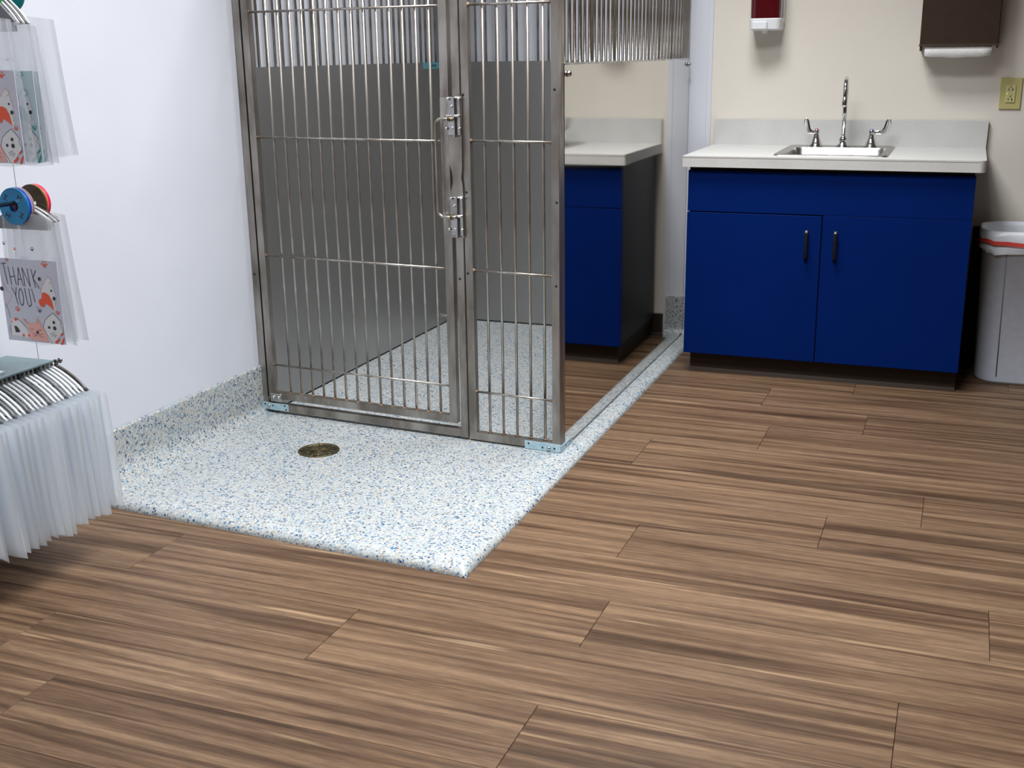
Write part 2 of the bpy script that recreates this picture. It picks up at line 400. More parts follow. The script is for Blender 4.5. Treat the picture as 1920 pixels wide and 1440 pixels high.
# lower hinge block with two bolts
hb = MB().box((.045, -.004, .094), (.092, 0, .124), fr, .001).build('hinge', M_latch, kn)
for x in (.060, .082):
    MB().lathe([(.0055, 0), (.0055, .004), (.003, .0055), (0, .0058)], fr(x, -.004, .112), 10, 'y').build('hinge_bolt', M_chrome, hb)
# fixed front panel
fp = MB()
fp.box((.858, 0, .056), (.884, T, TOP), fr); fp.box((1.160, 0, .056), (W, T, TOP), fr)
fp.box((.884, 0, .056), (1.160, T, .056+T), fr); fp.box((.884, 0, TOP-T), (1.160, T, TOP), fr)
fixed = fp.build('fixed_panel', M_tube, kn)
for k in range(5):
    x = .929 + k*.050
    sbar('bar', fixed, x, F(x)+.016, .056+T, TOP-T, .0046, M_bar)
for z in (1.446, 1.04, .629, .222):
    MB().tube([fr(.882, .0085, z), fr(1.162, .0085, z)], .004, 8).build('cross_bar', M_bar, fixed)
wd = MB()
for z in (1.446, 1.04, .629, .222):
    for x in (.884, 1.159):
        wd.lathe([(0, -.006), (.005, -.004), (.0075, 0), (.005, .004), (0, .006)], fr(x, .006, z), 8, 'y')
for k in range(5):
    x = .929+k*.05
    wd.lathe([(.008, 0), (.0045, .006)], (x, F(x)+.016, .0816), 8)
w_ = wd.build('weld', M_weld, fixed); w_['kind'] = 'stuff'
# screw heads on the posts
for x, z in ((.864, 1.18), (.868, .88), (.866, .62), (.836, .60), (1.172, 1.196), (1.178, .86), (1.175, .60), (.012, .56)):
    MB().lathe([(.0042, 0), (.0042, .0006), (0, .0008)], fr(x, 0, z), 10, 'y').build('screw_hole', M_hole, kn)

# side panel (right): frame, polished sheet, bars above
Y0, Y1 = .028, D-.02
sp = MB()
sp.box((W-T, Y0, .058), (W, Y0+T, TOP)); sp.box((W-T, Y1-T, .058), (W, Y1, TOP))
sp.box((W-T, Y0+T, TOP-T), (W, Y1-T, TOP))
side = sp.build('side_frame', M_tube, kn)
sh = MB().box((W-.004, Y0+.022, .060), (W+.0015, Y1-.004, PT)).build('side_sheet', M_mirror, kn)
sh['label'] = 'polished mirror-like lower sheet'
MB().box((W-.018, Y0+.022, PT-.002), (W+.003, Y1-.004, PT+.004), bev=.001).build('sheet_edge', M_latch, sh)
for y, z in ((Y0+.05, PT-.028), (Y1-.03, PT-.022)):
    MB().lathe([(.009, 0), (.009, .005), (.006, .012), (0, .014)], (W+.0015, y, z), 12, 'x').build('sheet_bolt', M_latch, sh)
for k in range(31):
    y = Y0+T+.030+k*.0518
    if y < Y1-T-.01: sbar('bar', side, W-.012, y, PT+.002, TOP-T, .0052, M_bar)
# left side: frame, brushed sheet, bars above
LX = .046
lf = MB()
lf.box((LX-T, F(LX)+.03, .06), (LX, F(LX)+.03+T, TOP)); lf.box((LX-T, Y1-T, .06), (LX, Y1, TOP)); lf.box((LX-T, F(LX)+.055, TOP-T), (LX, Y1-T, TOP))
left = lf.build('left_frame', M_tube, kn)
MB().box((LX-.002, F(LX)+.04, .058), (LX+.002, Y1-.01, PT)).build('left_sheet', M_sheet, kn)
for k in range(31):
    y = F(LX)+.085+k*.0518
    if y < Y1-T-.01: sbar('bar', left, LX-.006, y, PT-.002, TOP-T, .0052, M_bar)
# back
YB = Y1-.02
bf = MB(); bf.box((LX, YB-.003, TOP-T), (W-T, YB+T-.003, TOP))
back = bf.build('back_frame', M_tube, kn)
MB().box((LX+.002, YB-.004, .057), (W-.006, YB, PT)).build('back_sheet', M_sheet, kn)
for k in range(21):
    x = LX+.05+k*.0505
    if x < W-T-.01: sbar('bar', back, x, YB+.004, PT-.002, TOP-T, .0052, M_bar)
# inner corner posts and cleats
MB().box((LX+.001, YB-.03, .06), (LX+.02, YB-.004, TOP)).build('corner_post', M_tube, kn)
MB().box((LX+.003, YB-.055, .055), (LX+.05, YB-.03, .075), bev=.002).build('cleat', M_latch, kn)
st = MB().box((LX+.002, 1.47, 1.240), (LX+.0035, 1.655, 1.268)).build('sticker', M_sticker, kn)
sm = MB()
for k in range(5): sm.box((LX+.0035, 1.555+k*.011, 1.249), (LX+.0042, 1.561+k*.011, 1.259))
sm.build('sticker_print', mat('sticker_ink', (.02, .05, .09), .5), st)
# corner feet brackets with bolt holes
def bracket(poly_boxes, holes, nut):
    m_ = MB()
    for a, b, f_ in poly_boxes: m_.box(a, b, f_)
    o = m_.build('corner_bracket', M_galv, kn)
    for c_, ax in holes:
        MB().lathe([(.0032, 0), (.0032, .0006), (0, .0007)], c_, 10, ax).build('bolt_hole', M_hole, o)
    for c_, ax in nut:
        MB().lathe([(.0075, 0), (.0075, .003), (.004, .0065), (0, .007)], c_, 6, ax).build('bracket_nut', M_latch, o)
bracket([((.004, -.003, .062), (.120, 0, .088), fr)], [(fr(x, -.003, z), 'y') for x, z in ((.018, .080), (.052, .078), (.105, .082), (.110, .068))], [(fr(.036, -.003, .076), 'y')])
bracket([((1.062, -.003, .0515), (W+.004, 0, .078), fr), ((W+.001, -.002, .0515), (W+.004, .115, .072), None)],
        [(fr(x, -.003, z), 'y') for x, z in ((1.076, .070), (1.126, .062), (1.168, .064))] + [((W+.004, y, .062), 'x') for y in (.05, .09)],
        [(fr(1.148, -.003, .062), 'y')])

# latch: long backing plate with a shaped edge, two slide blocks, D-handle
lt = MB()
edge = [(.817, 1.170), (.815, 1.09), (.815, .975), (.816, .968), (.824, .945), (.827, .925), (.826, .905), (.819, .885), (.816, .872), (.816, .735), (.862, .735), (.862, .872), (.861, .90), (.857, .925), (.861, .96), (.862, 1.05), (.864, 1.178), (.846, 1.178)]
lt.prism([(a-.003, b) for a, b in edge], 0, 1, lambda a, b, d: fr(a, -.005-d*.003, b))
latch = lt.build('latch_plate', M_tube, kn)
lp = MB().box((.783, -.0035, .735), (.812, 0, 1.172), fr).build('door_strike', M_bar, kn)
def latch_block(zt, zb, x0):
    m_ = MB(); m_.box((x0, -.011, zb), (x0+.044, -.008, zt), fr, .0008)
    o = m_.build('latch_block', M_latch, latch)
    MB().box((x0+.024, -.021, zb-.006), (x0+.0275, -.011, zt+.002), fr).build('latch_block', M_latch, latch)
    b = MB()
    for x, z, r in ((x0+.004, zt-.004, .0055), (x0+.042, zt-.004, .0055), (x0+.017, zt-.026, .006), (x0+.018, zb+.022, .0065), (x0+.042, zb+.020, .0055), (x0-.004, zb+.02, .005)):
        c_ = fr(x, -.010, z); b.lathe([(r, 0), (r, .006), (r*.6, .010), (0, .0105)], c_, 12, 'y')
    b.tube([fr(x0-.002, -.017, (zt+zb)/2+.002), fr(x0+.046, -.017, (zt+zb)/2+.002)], .0035, 8)
    b.tube([fr(x0, -.014, zt), fr(x0+.044, -.014, zt)], .0025, 8)
    b.build('latch_bolt', M_chrome, latch)['kind'] = 'stuff'
latch_block(1.172, 1.058, .813); latch_block(.864, .742, .814)
hz = []
def arc(cx_, cz_, r, a0, a1, n=6): return [(cx_+r*math.cos(a0+(a1-a0)*k/n), cz_+r*math.sin(a0+(a1-a0)*k/n)) for k in range(n+1)]
pts = [(.838, 1.108)] + arc(.795, 1.088, .020, math.pi/2, math.pi) + arc(.796, .822, .020, math.pi, 1.5*math.pi) + [(.840, .802)]
MB().tube([fr(a, -.024, b) for a, b in pts], .0048, 10).build('latch_handle', M_bar, kn)
cl_ = MB()
for z in (1.108, .802): cl_.lathe([(.008, -.004), (.008, .010), (.005, .014), (0, .015)], fr(.824, -.016, z), 10, 'y')
cl_.build('handle_collar', M_brass, kn)['kind'] = 'stuff'

# ------------------------------------------------------------------ cabinet
YC = 1.171; CL, CR = 1.323, 2.376
cb = thing('sink_cabinet', 'dark blue two-door base cabinet with black pulls, under the white counter', 'cabinet', ((CL+CR)/2, 1.45, FZ))
cc_ = MB()
cc_.box((CL+.004, YC+.02, .118), (CL+.020, D-.004, .8655)); cc_.box((CR-.020, YC+.02, .118), (CR-.004, D-.004, .8655))
cc_.box((CL+.020, YC+.02, .118), (CR-.020, D-.012, .134)); cc_.box((CL+.020, D-.012, .118), (CR-.020, D-.004, .8655))
cc_.build('carcass', M_side, cb)
MB().box((1.838, YC+.02, .134), (1.852, YC+.05, .70)).build('centre_stile', M_side, cb)
tk = MB().box((CL+.018, YC+.045, FZ), (CR-.006, YC+.06, .118)).build('toe_kick', M_kick, cb)
MB().box((CR-.02, YC+.06, FZ), (CR-.006, D-.01, .118)).build('toe_kick', M_kick, cb)
MB().box((CL+.018, YC+.06, FZ), (CL+.03, D-.01, .118)).build('toe_kick', M_kick, cb)
MB().prism([(0, 0), (-.010, 0), (-.006, .008), (-.001, .014), (0, .014)], CL+.018, CR-.006, lambda a, b, d: (d, YC+.045+a, b+FZ)).build('kick_moulding', M_kick, cb)
MB().box((CL, YC, .6925), (CR, YC+.0195, .852), bev=.001).build('false_drawer_front', M_blue, cb)
MB().box((CL+.006, YC+.001, .855), (CR-.006, YC+.0195, .8655)).build('top_rail', M_black, cb)
for x0, x1, z1, hx in ((CL-.001, 1.8425, .6885, 1.790), (1.8465, CR, .6915, 1.898)):
    dr_ = MB().box((x0, YC, .115), (x1, YC+.0195, z1), bev=.001).build('door', M_blue, cb)
    hh = MB(); hz0, hz1 = .522, .634
    prof = [(0, hz1), (-.014, hz1+.001), (-.022, hz1-.010), (-.024, hz1-.035), (-.024, hz0+.03), (-.021, hz0+.008), (-.013, hz0), (0, hz0-.002), (0, hz0+.010), (-.011, hz0+.013), (-.016, hz0+.03), (-.016, hz1-.03), (-.011, hz1-.013), (0, hz1-.012)]
    n_ = len(prof)
    vs = [(hx-.0055, YC+a, b) for a, b in prof] + [(hx+.0055, YC+a, b) for a, b in prof]
    fs = [(i, (i+1) % n_, n_+(i+1) % n_, n_+i) for i in range(n_)]
    for s0, fl_ in ((0, 0), (n_, 1)):
        for i in range(6): fs.append((s0+i, s0+i+1, s0+12-i, s0+13-i))
    hh.add(vs, fs); h_ = hh.build('handle', M_black, dr_)
    MB().lathe([(.004, 0), (.004, .0012), (0, .0016)], (hx, YC-.022, hz1-.006), 10, 'y').build('handle_disc', M_chrome, dr_)  # small chrome disc near the top of each pull

# counter with sink cut-out
ct = thing('countertop', 'white laminate countertop with backsplash on the blue cabinet', 'countertop', ((CL+CR)/2, 1.45, .866))
KX0, KX1, KY0, ZT = 1.304, 2.406, 1.146, .909
SX0, SX1, SY0, SY1 = 1.638, 2.062, 1.222, 1.700   # sink outer rim
m_ = MB()
def cslab(x0, x1, y0, y1): m_.box((x0, y0, .868), (x1, y1, ZT))
ix0, ix1, iy0, iy1 = SX0+.012, SX1-.012, SY0+.012, SY1-.012
# front lip with rounded right corner
rc = .022
pf = [(KX0, KY0)] + [(KX1-rc+rc*math.sin(a), KY0+rc-rc*math.cos(a)) for a in [math.pi/2*k/5 for k in range(6)]] + [(KX1, iy0), (KX0, iy0)]
m_.prism(pf, .8665, ZT, lambda a, b, d: (a, b, d))
cslab(KX0, ix0, iy0, iy1); cslab(ix1, KX1, iy0, iy1); cslab(KX0, KX1, iy1, D-.001)
slab = m_.build('slab', M_lam, ct)
# seam line of the laminate edge strip
MB().box((KX0-.0006, KY0-.0006, ZT-.0065), (KX1-.02, KY0+.0006, ZT-.0052)).build('edge_seam', mat('seam_brown', (.22, .19, .15), .6), slab)
MB().prism([(KX0+.001, ZT), (KX1, ZT), (KX1+.002, ZT+.107), (KX0+.001, ZT+.107)], D-.02, D-.001, lambda a, b, d: (a, d, b)).build('backsplash', M_lam, ct)

# sink
sk = thing('sink', 'rectangular stainless steel drop-in sink in the white counter', 'sink', ((SX0+SX1)/2, 1.45, ZT))
def rrect(x0, x1, y0, y1, r, z, n=5):
    out = []
    for cx_, cy_, a0 in ((x1-r, y0+r, -math.pi/2), (x1-r, y1-r, 0), (x0+r, y1-r, math.pi/2), (x0+r, y0+r, math.pi)):
        for k in range(n+1):
            a = a0+math.pi/2*k/n; out.append((cx_+r*math.cos(a), cy_+r*math.sin(a), z))
    return out
BX0, BX1, BY0, BY1 = SX0+.030, SX1-.030, SY0+.026, 1.605
rings = [rrect(SX0, SX1, SY0, SY1, .02, ZT+.0005), rrect(SX0+.004, SX1-.004, SY0+.004, SY1-.004, .02, ZT+.006), rrect(SX0+.012, SX1-.012, SY0+.012, SY1-.012, .02, ZT+.0045)]
rings += [rrect(BX0, BX1, BY0, BY1, .035, ZT+.0035), rrect(BX0+.004, BX1-.004, BY0+.004, BY1-.004, .033, ZT-.004), rrect(BX0+.012, BX1-.012, BY0+.012, BY1-.012, .03, ZT-.13), rrect(BX0+.04, BX1-.04, BY0+.04, BY1-.04, .02, ZT-.152), rrect(BX0+.14, BX1-.14, BY0+.14, BY1-.14, .01, ZT-.156)]
MB().grid(rings[:4], closed=True).build('rim', M_rim, sk)
sb = MB().grid(rings[3:], closed=True); n_ = len(rings[-1]); sb.add(rings[-1], [tuple(range(n_))])
bowl = sb.build('bowl', M_sink, sk)
MB().lathe([(.04, 0), (.038, .002), (.02, .001), (0, .0005)], ((BX0+BX1)/2, (BY0+BY1)/2, ZT-.156), 20).build('strainer', M_chrome, sk)
# faint maker's marks stamped on the far wall of the bowl
mk = MB()
for k in range(6): mk.box((1.832+k*.009, BY1-.008, ZT-.054), (1.838+k*.009, BY1-.006, ZT-.048))
mk.build('stamped_mark', mat('stamp_grey', (.2, .2, .2), .5), bowl)

# faucet
YFau = 1.655; ZB = ZT+.0045
fa = thing('faucet', 'chrome gooseneck faucet with two wrist-blade handles behind the sink bowl', 'faucet', (1.856, YFau, ZB))
MB().lathe([(.026, 0), (.0255, .006), (.018, .012), (.015, .02), (.0165, .026), (.0155, .034), (.0105, .040), (.0095, .046)], (1.856, YFau, ZB), 24).build('spout_base', M_chrome, fa)
pts = [(1.856, YFau, ZB+.03), (1.856, YFau, ZB+.15), (1.857, YFau, 1.118)]
R_ = .052
for k in range(1, 13):
    a = math.pi*k/12; pts.append((1.857+.006*k/12, YFau-R_+R_*math.cos(a), 1.122+R_*1.25*math.sin(a)))
pts.append((1.863, YFau-2*R_, 1.108))
MB().tube(pts, .0085, 14).build('spout', M_chrome, fa)
MB().lathe([(.0095, 0), (.0105, .002), (.0105, .022), (.0088, .026), (.0088, .040)], (1.863, YFau-2*R_, 1.078), 18).build('aerator', M_chrome, fa)
for xb, sgn, dot in ((1.748, -1, (.45, .05, .04)), (1.967, 1, (.03, .13, .55))):
    vb = MB().lathe([(.027, 0), (.0265, .005), (.0225, .012), (.016, .028), (.011, .044), (.0095, .052), (.0115, .056), (.0115, .066), (.009, .069), (0, .0695)], (xb, YFau, ZB), 22).build('valve_cone', M_chrome, fa)
    MB().lathe([(.0075, 0), (.007, .003), (0, .0035)], (xb, YFau, ZB+.0685), 14).build('index_button', mat('button_%s' % ('red' if sgn < 0 else 'blue'), dot, .3), vb)
    L1 = .038 if sgn < 0 else .058
    pt = [(0, .060, .007), (L1*.35, .057, .0085), (L1*.7, .059, .010), (L1*.92, .070, .0115), (L1*1.05, .087, .0125), (L1*1.10, .102, .0115), (L1*1.11, .109, .008), (L1*1.11, .1125, .003)]
    bl = MB(); rows_ = []
    for i, (dx, dz, hw) in enumerate(pt):
        ring = []
        j0, j1 = pt[max(i-1, 0)], pt[min(i+1, len(pt)-1)]
        tx, tz = j1[0]-j0[0], j1[1]-j0[1]; ln = math.hypot(tx, tz); nx, nz = -tz/ln, tx/ln
        for k in range(10):
            a = 2*math.pi*k/10
            ring.append((xb+sgn*(dx+nx*hw*math.cos(a)), YFau-.004*i/3*1.0+.0035*math.sin(a)-.0, ZB+dz+nz*hw*math.cos(a)))
        rows_.append(ring)
    bl.grid(rows_, closed=True); bl.add(rows_[0], [tuple(range(10))]); bl.add(rows_[-1], [tuple(range(9, -1, -1))])
    bl.build('blade_handle', M_chrome, fa)

# ------------------------------------------------------------------ soap dispenser
SX, SZ = 1.515, 1.378
so = thing('soap_dispenser', 'wall soap dispenser with dark red window and white base, above the counter', 'dispenser', (SX, D, SZ))
def dshape(hw, dep, r, z, n=4):
    pts_ = [(SX-hw, D+.003, z), (SX-hw, D-dep+r, z)]
    for k in range(1, n+1):
        a = math.pi/2*k/n; pts_.append((SX-hw+r*(1-math.cos(a)), D-dep+r*(1-math.sin(a)), z))
    pts_ += [(2*SX-x, y, z_) for x, y, z_ in reversed(pts_)]
    return pts_
def loft(rings_, name, mt, par):
    m_ = MB().grid(rings_, closed=True, smooth=False); n_ = len(rings_[0])
    m_.add(rings_[0], [tuple(range(n_-1, -1, -1))]); m_.add(rings_[-1], [tuple(range(n_))]); return m_.build(name, mt, par)
loft([dshape(.058, .085, .03, SZ), dshape(.063, .108, .02, SZ+.006), dshape(.064, .112, .02, SZ+.045), dshape(.062, .110, .02, SZ+.048)], 'base', M_white, so)
loft([dshape(.061, .106, .022, SZ+.048), dshape(.0625, .110, .024, SZ+.16), dshape(.060, .104, .03, SZ+.21)], 'soap_window', M_soap, so)
MB().box((SX-.066, D-.03, SZ+.03), (SX-.0615, D, SZ+.26), bev=.001).build('back_plate', M_white, so)
MB().box((SX+.0615, D-.03, SZ+.03), (SX+.066, D, SZ+.26), bev=.001).build('back_plate', M_white, so)
MB().box((SX-.050, D-.122, SZ+.004), (SX+.012, D-.111, SZ+.036), bev=.003).build('push_bar', M_white, so)
MB().lathe([(.010, 0), (.012, .012), (.016, .016)], (SX-.005, D-.07, SZ-.012), 14).build('nozzle', M_white, so)

# paper towel dispenser
tw = thing('towel_dispenser', 'brown steel paper towel dispenser on the beige wall', 'dispenser', (2.27, D, 1.30))
TX0, TX1, TD = 2.126, 2.414, .118
b_ = MB(); b_.box((TX0, D-TD, 1.308), (TX1, D+.003, 1.62), bev=.004); b_.build('housing', M_towel, tw)
MB().prism([(0, 1.306), (-TD-.003, 1.306), (-TD-.003, 1.312), (-TD+.001, 1.314), (0, 1.314)], TX0-.002, TX1+.002, lambda a, b, d: (d, D+a, b)).build('bottom_lip', M_towel_lip, tw)
MB().box((TX0+.001, D-TD+.004, 1.288), (TX0+.006, D+.003, 1.308)).build('side_tab', M_towel, tw)
MB().box((TX1-.006, D-TD+.004, 1.296), (TX1-.001, D+.003, 1.308)).build('side_tab', M_towel, tw)
rows_ = []
for i in range(9):
    u = i/8; x = 2.146+(2.391-2.146)*u; sag = .006*math.sin(math.pi*u)+.0015*math.sin(u*17)
    rows_.append([(x, D-TD+.008, 1.306), (x, D-TD+.003, 1.290-sag*.3), (x, D-TD+.006, 1.270-sag), (x, D-TD+.012, 1.268-sag), (x, D-TD+.040, 1.282), (x, D-TD+.04, 1.306)])
pw = MB().grid(rows_, closed=True, smooth=True); pw.add(rows_[0], [tuple(range(6))]); pw.add(rows_[-1], [tuple(range(6))])
po = pw.build('paper_towel', M_paper, off=(2.27, D-TD+.02, 1.27))
tag(po, 'white folded paper towel poking out below the brown dispenser', 'paper towel')

# outlet
ou = thing('wall_outlet', 'ivory double power outlet with a small green light, right of the sink', 'outlet', (2.477, D, 1.12))
ox0, ox1, oz0, oz1 = 2.438, 2.518, 1.060, 1.182
MB().box((ox0, D-.003, oz0), (ox1, D+.005, oz1), bev=.002).build('cover_plate', M_ivory, ou)
sr = MB().box((2.4605, D-.007, 1.0865), (2.4955, D-.002, 1.1545), bev=.001).build('receptacle', M_ivory2, ou)
sl = MB()
for zc in (1.136, 1.098):
    sl.box((2.4695, D-.0078, zc-.004), (2.4722, D-.007, zc+.006)); sl.box((2.4820, D-.0078, zc-.004), (2.4855, D-.007, zc+.005))
    sl.lathe([(.0026, 0), (0, .0009)], (2.478, D-.007, zc+.0115), 10, 'y')
sl.build('slots', M_hole, sr)['kind'] = 'stuff'
MB().box((2.4725, D-.0085, 1.1145), (2.4835, D-.007, 1.1205)).build('reset_button', M_ivory, sr)
MB().lathe([(.0022, 0), (0, .0012)], (2.465, D-.007, 1.1215), 10, 'y').build('indicator', M_led, sr)
for z in (1.069, 1.173): MB().lathe([(.003, 0), (.002, .0012), (0, .0014)], (2.478, D-.003, z), 10, 'y').build('cover_screw', M_ivory2, ou)

# ------------------------------------------------------------------ bin
bx, by = 2.640, 1.505
bn = thing('trash_bin', 'slim grey-white plastic trash bin beside the blue cabinet', 'bin', (bx, by, FZ))
def bring(hw, hd, r, z, n=7, wav=None):
    out = rrect(bx-hw, bx+hw, by-hd, by+hd, r, z, n)
    if wav: out = [(x+wav(i)*.6, y+wav(i), z_+wav(i+3)*.8) for i, (x, y, z_) in enumerate(out)]
    return out
HT = .622
rg = [bring(.198, .128, .085, FZ), bring(.203, .133, .088, FZ+.012), bring(.218, .146, .095, HT-.02), bring(.226, .152, .098, HT-.018), bring(.226, .152, .098, HT), bring(.218, .146, .095, HT), bring(.196, .127, .083, FZ+.02)]
m_ = MB().grid(rg, closed=True); n_ = len(rg[0]); m_.add(rg[0], [tuple(range(n_-1, -1, -1))]); m_.add(rg[-1], [tuple(range(n_))])
body = m_.build('body', M_bin, bn)
M_groove = mat('bin_groove', (.12, .14, .17), .6)
for xf, r_ in ((-.130, .0018), (.012, .0015), (.12, .0018)):
    MB().tube([(bx+xf*.93-.002, by-.1345, FZ+.03), (bx+xf, by-.1462, .56)], r_, 6).build('side_ridge', M_groove, body)
wv = lambda i: .003*math.sin(i*1.7)+.002*math.sin(i*3.1+1)
ln = [bring(.219, .147, .094, .548, wav=lambda i: .010*math.sin(i*.35)+.003*math.sin(i*2.3)), bring(.230, .157, .098, .560, wav=wv), bring(.2275, .1545, .1, .585, wav=wv), bring(.232, .158, .1, .61, wav=wv), bring(.231, .157, .1, HT-.01, wav=wv), bring(.230, .156, .1, HT+.006), bring(.220, .147, .096, HT+.008), bring(.213, .141, .09, HT-.01), bring(.204, .135, .088, .44, wav=wv), bring(.18, .11, .07, .26, wav=wv)]
lo = MB().grid(ln, closed=True); lo.add(ln[-1], [tuple(range(len(ln[-1])))])
lo = lo.build('bin_liner', M_liner, off=(bx, by, .26))
tag(lo, 'white plastic liner bag folded over the rim of the bin', 'bin liner')
ds = []
for z0, dr_ in ((.598, .0), (.583, .0)):
    ds.append([(x, y-.0025 if y < by else y+.0025, z_-.03*((x-bx+.22)/.44)) for x, y, z_ in bring(.2335, .1605, .1, z0, wav=wv)])
ms = MB().grid([ds[0], ds[1]], closed=True); ms.build('drawstring', M_red, lo)

tag(MB().box((2.386, 1.69, FZ), (2.62, 1.705, .60), bev=.004).build('shade_sheet', M_black, off=(2.5, 1.70, FZ)), 'added dark sheet standing in for the shade between the blue cabinet and the bin', 'shade stand-in')  # added black sheet stands in for the deep shade in this gap
# ------------------------------------------------------------------ rack on the left wall
rk = thing('display_rack', 'wall display rack of steel rods with a teal shelf, at the left edge', 'rack', (.1, -1.6, .1))
up_ = MB()
for yy in (-1.62, -2.1): up_.box((.001, yy-.02, .1), (.03, yy+.02, 1.75))
up_.build('upright', M_hgrey, rk)
RODS = ((.140, .535, -1.035), (.224, .974, -1.10), (.212, 1.462, -1.06))
for x, z, ye in RODS:
    r_ = MB().tube([(x, -1.75, z), (x, ye, z)], .0055, 10).build('rod', M_latch, rk)
    MB().tube([(x, ye, z), (x, ye+.004, z)], .0075, 10).build('rod_cap', M_chrome, r_)
    MB().tube([(.02, -1.62, z), (x, -1.62, z)], .006, 8).build('rod_arm', M_hgrey, rk)
    MB().tube([(.02, -1.74, z), (x, -1.74, z)], .006, 8).build('rod_arm', M_hgrey, rk)
MB().box((.002, -1.60, .5435), (.160, -1.075, .5475)).build('shelf', M_glass, rk)
MB().tube([(.03, -1.60, .520), (.03, -1.09, .520)], .006, 8).build('shelf_rail', M_hgrey, rk)
ws = MB(); ws.box((.01, -1.55, .548), (.130, -1.215, .552)); ws = ws.build('paper_stack', M_white, off=(.07, -1.38, .548))
tag(ws, 'flat white packet lying on the teal shelf of the rack', 'packet')

def hanger_mesh(hw, drop, rad, mt, bar=True, plate=False):
    m_ = MB()
    hook = [(.0075*math.cos(a), 0, .0075*math.sin(a)) for a in [math.radians(d_) for d_ in range(-150, 211, 30)]]
    m_.tube(hook[:-1], .0017, 6)
    if plate:
        m_.prism([(0, -.008), (.012, -.004), (hw, -drop+.008), (hw, -drop-.014), (-hw, -drop-.014), (-hw, -drop+.008), (-.012, -.004)], -.003, .003, lambda a, b, d: (a, d, b))
        m_.box((-hw, -.005, -drop-.016), (hw, .005, -drop-.002))
    else:
        pts_ = []
        for s_ in range(13):
            u = s_/12; pts_.append((hw*u, 0, -.007 - (drop-.007)*(.55*u + .45*u*u)))
        L_ = [(-x, y, z) for x, y, z in reversed(pts_)] + pts_[1:]
        rows_ = []
        for i, (x, y, z) in enumerate(L_):
            j0, j1 = L_[max(0, i-1)], L_[min(len(L_)-1, i+1)]; tx, tz = j1[0]-j0[0], j1[2]-j0[2]; l_ = math.hypot(tx, tz); nx, nz = -tz/l_, tx/l_
            e = rad*(1 if 1 < i < len(L_)-2 else .7)
            rows_.append([(x+nx*e*math.cos(a), rad*.85*math.sin(a), z+nz*e*math.cos(a)) for a in [2*math.pi*k/8 for k in range(8)]])
        m_.grid(rows_, closed=True); m_.add(rows_[0], [tuple(range(8))]); m_.add(rows_[-1], [tuple(range(7, -1, -1))])
        if bar: m_.tube([(-hw*.95, 0, -drop), (hw*.95, 0, -drop)], rad*.6, 6)
    return m_.mesh('hanger', mt)
H_w = hanger_mesh(.096, .068, .0042, M_hanger); H_g = hanger_mesh(.096, .068, .0042, M_hgrey); H_d = hanger_mesh(.096, .068, .0050, M_hdark)
H_plate = hanger_mesh(.079, .048, .004, M_hgrey, plate=True); H_plate2 = hanger_mesh(.078, .080, .004, M_hgrey, plate=True); H_c = hanger_mesh(.080, .046, .0030, M_hanger); H_c2 = hanger_mesh(.078, .078, .0030, M_hanger); H_cg = hanger_mesh(.080, .046, .0030, M_hdark); H_cg2 = hanger_mesh(.078, .078, .0030, M_hdark)
def put_hanger(me, x, y, z, label, group=None):
    o = bpy.data.objects.new('hanger', me); COL.objects.link(o); o.location = (x, y, z-.0015)
    return tag(o, label, 'hanger', group)

def bag_mesh(name, mt, hw0, hw1, z0, z1, seed, thick=.004, wave=.004, nx=10, nz=9, skew=0.):
    rn = random.Random(seed); ph = [rn.uniform(0, 6.28) for _ in range(6)]; m_ = MB(); rows_ = []
    for j in range(nz+1):
        v_ = j/nz; z = z0+(z1-z0)*v_; hw = hw0*(1-v_)+hw1*v_
        yo = wave*(1-v_*.8)*math.sin(ph[0]+3*v_)
        fr_, bk = [], []
        for i in range(nx+1):
            u = -1+2*i/nx; e = max(0, 1-u*u)**.5
            x = hw*u + skew*(1-v_); wv_ = yo + wave*(.8*math.sin(u*5+ph[1])+.5*math.sin(u*11+ph[2]+v_*2))*(1-.6*v_)
            zz = z-(.004*math.sin(u*4+ph[3]) if j == 0 else 0)-(.010*abs(u) if j == nz else 0)
            fr_.append((x, wv_-thick*e*(1-v_*.5), zz)); bk.append((x, wv_+thick*e*(1-v_*.5), zz))
        rows_.append(fr_ + bk[-2:0:-1])
    m_.grid(rows_, closed=True)
    return m_.mesh(name, mt)

# bottom tier: hangers and frosted bags
x0, z0, _ = RODS[0]
ORD = 'first second third fourth fifth sixth seventh eighth ninth tenth eleventh twelfth thirteenth fourteenth fifteenth sixteenth seventeenth eighteenth nineteenth twentieth twenty-first twenty-second twenty-third twenty-fourth twenty-fifth twenty-sixth twenty-seventh twenty-eighth twenty-ninth thirtieth'.split()
ys = [-1.050 - .0148*k for k in range(25)] + [-1.42-.042*k for k in range(8)]
for k, y in enumerate(ys):
    if k == 0: put_hanger(H_d, x0, y, z0, 'dark brown hanger at the far end of the lowest rod', None)
    elif k in (5, 9, 14, 17, 20): put_hanger(H_g, x0, y, z0, '%s dark grey hanger from the far end of the lowest rod' % ORD[(5, 9, 14, 17, 20).index(k)], 'dark grey hangers on the lowest rod')
    else: put_hanger(H_w, x0, y, z0, '%s white hanger from the far end of the lowest rod' % ORD[k-1-sum(1 for q in (5, 9, 14, 17, 20) if q < k)], 'white hangers on the lowest rod')
